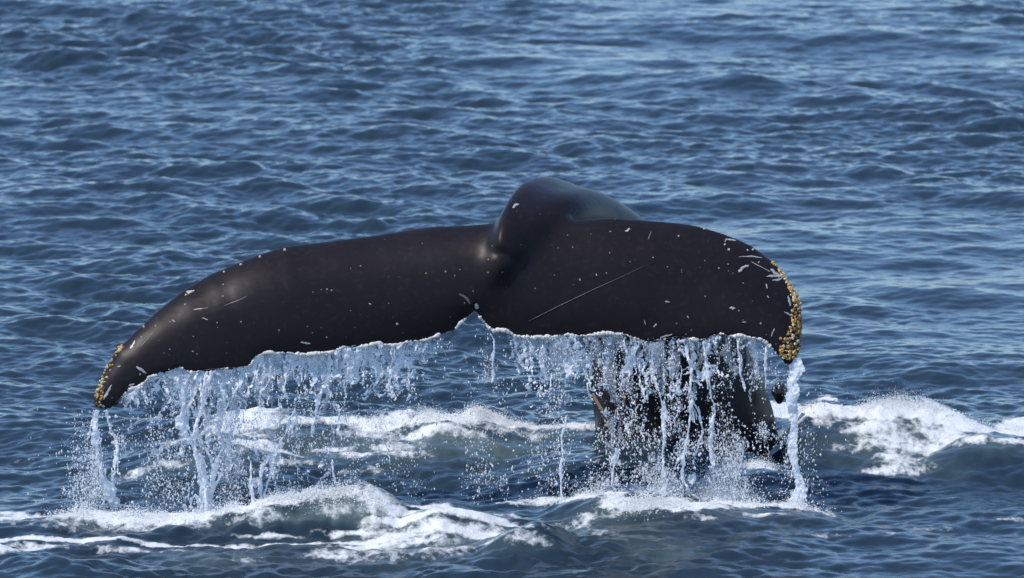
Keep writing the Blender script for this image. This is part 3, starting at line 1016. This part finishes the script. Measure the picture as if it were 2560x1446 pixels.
for si, (lab, dy, pts) in enumerate(STREAMS):
    a = np.array(pts, float)
    tt = np.linspace(0, len(a) - 1, 80)
    c = catmull(a, tt)
    yy = fall_y(P(c[:, 0], c[:, 1], -0.1)[:, 0]) + dy
    q = P(c[:, 0], c[:, 1], yy)
    order = np.argsort(q[:, 2])
    zq, xq, wq, yq = q[order, 2], q[order, 0], c[order, 2] / 402.0 * 1.0, yy[order]

    def func(X, Zg, zq=zq, xq=xq, wq=wq, si=si):
        xc = np.interp(Zg, zq, xq) + 0.006 * samp(NC, Zg / 1.0, Zg * 0 + si * .17)
        ww = np.interp(Zg, zq, wq) * (0.78 + 0.18 * samp(NC, Zg / 0.8 + si * .3, Zg * 0 + .4))
        ww = np.maximum(ww, 0.0055)
        env = 1 - np.abs(X - xc) / (ww * 1.25)
        s1 = np.abs(samp(ND, (X - 0.6 * xc) / 0.62 + si * .21, Zg / 2.4))
        hole = samp(NB, X / 0.26 + si * .31, Zg / 1.3)
        xk = xc + 0.4 * ww * samp(NC, Zg / 1.6 + .5, Zg * 0 + si * .23)
        kw = np.maximum(ww * (0.24 + 0.10 * samp(NB, Zg / 1.0 + si * .1, Zg * 0 + .1)), 0.0028)
        if si in (0, 1, 4):
            kw = ww * (0.62 if si == 0 else 0.4)
        core = 1.12 - np.abs(X - xk) / kw + (0.20 if si == 0 else 0.30) * hole
        e = np.maximum(core, 1.1 * env + 0.25 * hole - 1.9 * s1 - 0.25)
        end = ss(zq[0], zq[0] + 0.06, Zg) * (1 - ss(zq[-1] - 0.01, zq[-1] + 0.004, Zg)) if zq[0] > 0.12 else (1 - ss(zq[-1] - 0.01, zq[-1] + 0.004, Zg))
        e = e - (1 - end) * 1.6
        far = np.abs(X - xc) > ww * 1.6
        return np.where(far, -1, e)

    wm = wq.max() * 1.4
    me = field_mesh('water_stream', xq.min() - wm, xq.max() + wm, max(zq[0], -0.08), zq[-1] + 0.004, 0.0030, func, 0.006,
                    lambda X, Zg, zq=zq, yq=yq, si=si: np.interp(Zg, zq, yq) + 0.012 * samp(NA, X / .8 + si * .13, Zg / .8))
    if me:
        link('water_stream', me, M_STREAM, label=lab, category='water stream', group='streams of water pouring off the flukes')

# the lacy curtain between the streams
DX = [300, 340, 420, 480, 600, 640, 700, 800, 900, 980, 1060, 1085, 1110, 1215, 1240, 1290, 1320, 1420, 1480, 1560, 1680, 1780, 1840, 1900, 1930]
DD = [.30, .75, .80, 1.0, .95, .85, .85, .80, .80, .80, .55, .12, .03, .15, .04, .50, .66, .70, .74, .70, .70, .62, .42, .38, .20]
DL = [.16, .22, .32, .45, .45, .40, .42, .30, .28, .30, .20, .12, .10, .20, .10, .18, .25, .30, .40, .45, .45, .42, .30, .22, .12]


def curtain_func(lay):
    def f(X, Zg):
        px, _ = to_px(X, Zg, X * 0 - 0.1)
        dens = np.interp(px, DX, DD, left=0, right=0)
        leng = np.interp(px, DX, DL)
        dz = edge_z(X) - Zg
        wx = X + 0.018 * samp(NC, X / 1.1 + lay * .37, Zg / 0.9) + 0.05 * dz * np.where(px < 900, 1, 0) * 0.8
        u = wx + 0.010 * samp(NB, X / .7 + lay * .2, Zg / 1.4)
        leng = leng * (0.75 + 0.45 * samp(NA, X / 1.3 + lay * .5, X * 0 + .5 + lay * .1))
        leng = np.maximum(leng, 0.07) * (2.1 if lay > 1 else 0.9)
        fade = np.exp(-(np.maximum(dz, 0) / leng) ** 1.6)
        out = (dz < 0) | (dens <= 0) | (fade < (0.04 if lay > 1 else 0.10))
        if lay < 2:      # thin film with holes
            fine = samp(NB, u / 0.36 + lay * .3, Zg / 6.0)
            cell = samp(ND, u / 0.60 + lay * .7, Zg / 5.0)
            streak = samp(NC, u / 0.60 + lay * .41, Zg / 4.5)
            g = 0.40 * streak + 0.35 * fine + 0.40 * cell - 1.15 + 1.45 * dens * fade - 1.5 * np.clip(0.45 - dens, 0, 1)
        else:            # bright strands that split and join
            w1 = np.abs(samp(ND, u / 0.90 + lay * .41, Zg / 8.0))
            w2 = np.abs(samp(ND, u / 1.4 + lay * .77, Zg / 6.5))
            br = samp(NB, u / 0.45 + lay * .2, Zg / 2.0)
            wid = 0.19 * np.minimum(dens, 1) * (1 - 0.25 * ss(1400, 1480, px)) * (0.40 + 0.7 * fade)
            g = np.maximum(wid - w1, 0.8 * wid - w2) * 6 + 0.18 * br - 0.62 * (1 - fade) - 1.3 * np.clip(0.6 - dens, 0, 1) - 0.02
        g = np.where(out, -1, g)
        return g * 0.6
    return f


for lay, dy in ((0, 0.01), (1, 0.04), (2, -0.005), (3, 0.025)):
    me = field_mesh('falling_water', -2.62, 1.72, 0.02, 1.26, 0.0042 if lay < 2 else 0.0031, curtain_func(lay), 0.003,
                    lambda X, Zg, lay=lay, dy=dy: fall_y(X) + dy + 0.02 * samp(NA, X / 1.2 + lay * .3, Zg / 1.2))
    if me:
        link('falling_water', me, M_CURTAIN if lay < 2 else M_STREAM, kind='stuff', label='lacy curtain of water dripping off the trailing edge of the flukes')


# ------------------------------------------------------------------ droplets and spray
ICO = None


def ico(sub):
    b = bmesh.new()
    bmesh.ops.create_icosphere(b, subdivisions=sub, radius=1)
    v = np.array([tuple(x.co) for x in b.verts])
    b.faces.ensure_lookup_table()
    f = np.array([[x.index for x in y.verts] for y in b.faces])
    b.free()
    return v, f


OCT_V = np.array([(1, 0, 0), (-1, 0, 0), (0, 1, 0), (0, -1, 0), (0, 0, 1), (0, 0, -1)], float)
OCT_F = np.array([(0, 2, 4), (2, 1, 4), (1, 3, 4), (3, 0, 4), (2, 0, 5), (1, 2, 5), (3, 1, 5), (0, 3, 5)])
ICO_V, ICO_F = ico(1)


def drops(name, pos, rad, mat, stretch=None, big=0.008, **props):
    pos = np.asarray(pos)
    rad = np.asarray(rad)
    st_ = np.ones(len(pos)) if stretch is None else stretch
    vs, fs, o = [], [], 0
    for sel, BV, BF in ((rad < big, OCT_V, OCT_F), (rad >= big, ICO_V, ICO_F)):
        p, r, s_ = pos[sel], rad[sel], st_[sel]
        if len(p) == 0:
            continue
        sc = np.stack([r * rng.uniform(.8, 1.2, len(p)), r, r * s_], -1)
        v = p[:, None] + BV[None] * sc[:, None]
        f = BF[None] + (np.arange(len(p)) * len(BV))[:, None, None] + o
        vs.append(v.reshape(-1, 3))
        fs.append(f.reshape(-1, 3))
        o += len(p) * len(BV)
    return link(name, mesh_np(name, np.concatenate(vs), np.concatenate(fs)), mat, **props)


def scatter(n, regions, ydep, yj, rlo, rhi, clump=0.5, seed=1):
    """regions: (px0, px1, py0, py1, weight)"""
    r = np.random.default_rng(seed)
    wts = np.array([g[4] for g in regions], float)
    ch = r.choice(len(regions), n, p=wts / wts.sum())
    g = np.array(regions, float)[ch]
    px = (g[:, 0] + g[:, 1]) / 2 + (g[:, 1] - g[:, 0]) * np.clip(r.normal(0, 0.34, n), -1, 1)
    py = (g[:, 2] + g[:, 3]) / 2 + (g[:, 3] - g[:, 2]) * np.clip(r.normal(0, 0.33, n), -0.9, 0.9)
    Y = r.normal(0, yj, n)
    q = P(px, py, 0)
    Y = fall_y(q[:, 0]) + ydep + Y
    q = P(px, py, Y)
    dn = samp(NC, q[:, 0] / 1.0 + .2 * seed, q[:, 2] / 1.8) + samp(NB, q[:, 0] / .8, q[:, 2] / 1.0 + .3 * seed)
    keepm = (dn > r.normal(0, 0.9, n) * (1 - clump) + clump * 0.35) & (q[:, 2] > 0.0) & (q[:, 2] < edge_z(q[:, 0]) + 0.02)
    q = q[keepm]
    rad = rlo + (rhi - rlo) * r.random(len(q)) ** 4.5
    return q, rad


SPRAY = [
    (1460, 1820, 850, 1210, 6), (1400, 1930, 900, 1230, 3), (1480, 1850, 1120, 1240, 4.5), (1290, 1480, 850, 1010, 1.6), (1840, 1960, 1050, 1250, 2.4), (1880, 1950, 870, 1000, .6),
    (210, 320, 1030, 1290, 3.0), (160, 300, 1150, 1295, 1.6), (320, 720, 980, 1120, 2.2), (300, 760, 1080, 1300, 6.5), (1780, 1960, 1080, 1200, 2.2), (700, 1080, 900, 1080, 1.5), (740, 1000, 1000, 1230, 1.6),
    (1000, 1480, 1020, 1240, 1.5), (1100, 1480, 900, 1100, .5), (1060, 1480, 1120, 1240, 1.0), (1990, 2080, 1020, 1280, .35), (1200, 1245, 830, 985, .3), (1090, 1140, 840, 900, .15),
]
q, rad = scatter(76000, SPRAY, 0.0, 0.07, 0.0009, 0.0056, 0.55, 1)
drops('spray', q, rad, M_DROP, rng.uniform(1.2, 2.8, len(q)), kind='stuff', label='fine white droplets falling between the streams')
q, rad = scatter(1500, SPRAY, -0.05, 0.25, 0.004, 0.0090, 0.2, 2)
drops('droplets', q, rad, M_DROP, rng.uniform(1.0, 1.35, len(q)), kind='stuff', label='larger white water drops scattered below the flukes')


def froth(name, n, items, hmax, rlo, rhi, seed, label, spike=0.0):
    """lively froth standing on the foam: (px, py, half width, half height px, z there, weight, height factor)"""
    r = np.random.default_rng(seed)
    it = np.array(items, float)
    ch = r.choice(len(it), n, p=it[:, 5] / it[:, 5].sum())
    g = it[ch]
    m0 = np.array([meet(a, b) for a, b in it[:, :2]])[ch]
    m1 = np.array([meet(a, b) for a, b in np.stack([it[:, 0], it[:, 1] + it[:, 3]], -1)])[ch]
    x0, y0 = m0[:, 0], m0[:, 1]
    y1 = y0 + np.minimum(np.abs(m1[:, 1] - y0), g[:, 3] * 0.016)
    # drops leave in spurts: a handful of common launch points, each thrown to its own height
    m = max(1, n // 40)
    pick = r.integers(0, m, n)
    X = x0 + r.normal(0, 0.62, n) * g[:, 2] * K * (y0 - CAM_Y)
    Y = y0 + r.normal(0, 0.55, n) * np.abs(y1 - y0)
    top = (0.55 + 0.38 * samp(NB, X / 1.7 + seed * .1, Y / 5) + 0.35 * samp(NC, X / .9 + seed * .1, Y / 4))
    top = np.clip(top, 0.05, 2.0) * hmax * g[:, 6]
    lead_ = np.array([np.nonzero(pick == k)[0][0] if (pick == k).any() else 0 for k in range(m)])[pick]
    pull = (r.random(n) < 0.7) & (ch == ch[lead_]) | (r.random(n) < 0.45)
    jx, jy = r.normal(0, .10, m)[pick], r.normal(0, .05, m)[pick]
    up = r.random(n) ** 1.5
    X = np.where(pull, X[lead_] + r.normal(0, .018, n) + jx * up, X)
    Y = np.where(pull, Y[lead_] + r.normal(0, .03, n) + jy * up, Y)
    top = np.where(pull, top[lead_] * (0.5 + 0.9 * r.random(m)[pick]), top * 0.55)
    z = sea_z(X, Y) - 0.006 + top * np.where(pull, up, r.random(n) ** 2.2)
    rad = (rlo + (rhi - rlo) * r.random(n) ** 4) * (1 - 0.55 * np.clip((z - sea_z(X, Y)) / (hmax * g[:, 6] + 1e-6), 0, 1))
    q = np.stack([X, Y, z], -1)
    drops(name, q, rad, M_FROTH, kind='stuff', label=label, big=0.009)


froth('splash', 44000, [(1460, 1246, 60, 10, .13, .6, .35), (1540, 1238, 70, 12, .13, 1.3, .7), (1620, 1234, 80, 14, .13, 1.8, 1.1), (1700, 1234, 80, 14, .13, 2.0, 1.25), (1780, 1240, 70, 14, .12, 1.6, 1.15), (1840, 1252, 60, 12, .11, 1.0, .8), (1900, 1262, 50, 9, .1, .7, .5), (1960, 1266, 40, 8, .09, .7, .5), (2030, 1274, 45, 5, .06, .25, .2), (1840, 1166, 60, 6, .1, .5, .35), (1905, 1146, 45, 6, .1, .6, .4), (1370, 1250, 70, 7, .1, .4, .15)],
      0.30, 0.0011, 0.0066, 5, 'white splash where the streams land below the tail stock')
froth('splash', 34000, [(130, 1296, 60, 8, .06, .6, .3), (220, 1292, 60, 9, .07, 1.2, .75), (290, 1292, 50, 9, .07, 1.2, .7), (390, 1290, 80, 10, .08, 1.2, .4), (490, 1286, 70, 12, .09, 1.6, .65), (590, 1276, 60, 12, .11, 1.2, .45), (680, 1260, 60, 14, .15, 1.1, .4), (760, 1242, 60, 14, .18, 1.0, .4), (850, 1232, 60, 16, .2, 1.2, .5), (920, 1246, 40, 16, .16, .6, .4), (30, 1300, 60, 6, .05, .3, .2)],
      0.17, 0.0011, 0.0062, 6, 'white splash along the wash below the left fluke')
froth('froth', 26000, [(600, 1050, 60, 14, .2, .8, .3), (680, 1044, 60, 14, .22, .6, .25), (850, 1052, 60, 10, .2, .6, .2), (960, 1056, 70, 14, .2, 1.0, .35), (1080, 1040, 45, 16, .26, 1.6, .9), (1140, 1048, 40, 14, .24, 1.0, .5), (1195, 1036, 40, 16, .27, 1.6, 1.0), (1260, 1054, 50, 12, .2, 1.0, .45), (1350, 1062, 70, 9, .18, .8, .25), (1450, 1064, 60, 10, .18, .6, .2), (640, 1126, 60, 7, .12, .5, .25)],
      0.10, 0.0011, 0.0056, 7, 'frothing crest behind the left curtain')
froth('froth', 26000, [(1960, 1030, 40, 14, .22, .8, .6), (2030, 1014, 50, 10, .26, 1.2, .6), (2110, 1020, 50, 9, .26, 1.0, .4), (2180, 1010, 50, 10, .3, 1.3, .7), (2250, 1006, 50, 10, .3, 1.3, .8), (2330, 1010, 50, 10, .29, 1.3, .9), (2390, 1030, 40, 11, .24, 1.0, .8), (2450, 1060, 40, 9, .18, .6, .4), (2530, 1060, 45, 10, .18, 1.1, .6), (2660, 1066, 80, 12, .18, 1.2, .6)],
      0.09, 0.0011, 0.0056, 8, 'frothing crest of the wash on the right')

# ------------------------------------------------------------------ small dark knob in the foam by the right stream
bmk = bmesh.new()
bmesh.ops.create_icosphere(bmk, subdivisions=4, radius=1)
for v in bmk.verts:
    n_ = v.co.normalized()
    k_ = 1 + 0.10 * math.sin(3.1 * n_.x + 2 * n_.z) + 0.08 * math.sin(5 * n_.y + 4 * n_.z + 1)
    taper = 1 - 0.25 * max(-n_.z, 0)
    v.co = Vector((n_.x * 0.052 * k_ * taper, n_.y * 0.055 * k_ * taper, n_.z * 0.068 * k_ + (-0.10 if n_.z < -0.5 else 0) * (abs(n_.z) - .5) * 0.4))
mek = bpy.data.meshes.new('dark_knob')
bmk.to_mesh(mek)
bmk.free()
for p_ in mek.polygons:
    p_.use_smooth = True
ok = link('dark_knob', mek, M_LUMP, label='small dark rounded knob standing out of the foam beside the right stream', category='dark knob')
ok.location = P(1949, 979, 1.75).tolist()
print('tris', sum(sum(len(p.vertices) - 2 for p in o.data.polygons) if len(o.data.polygons) < 5000 else len(o.data.polygons) * 2 for o in SC.objects if o.type == 'MESH'))
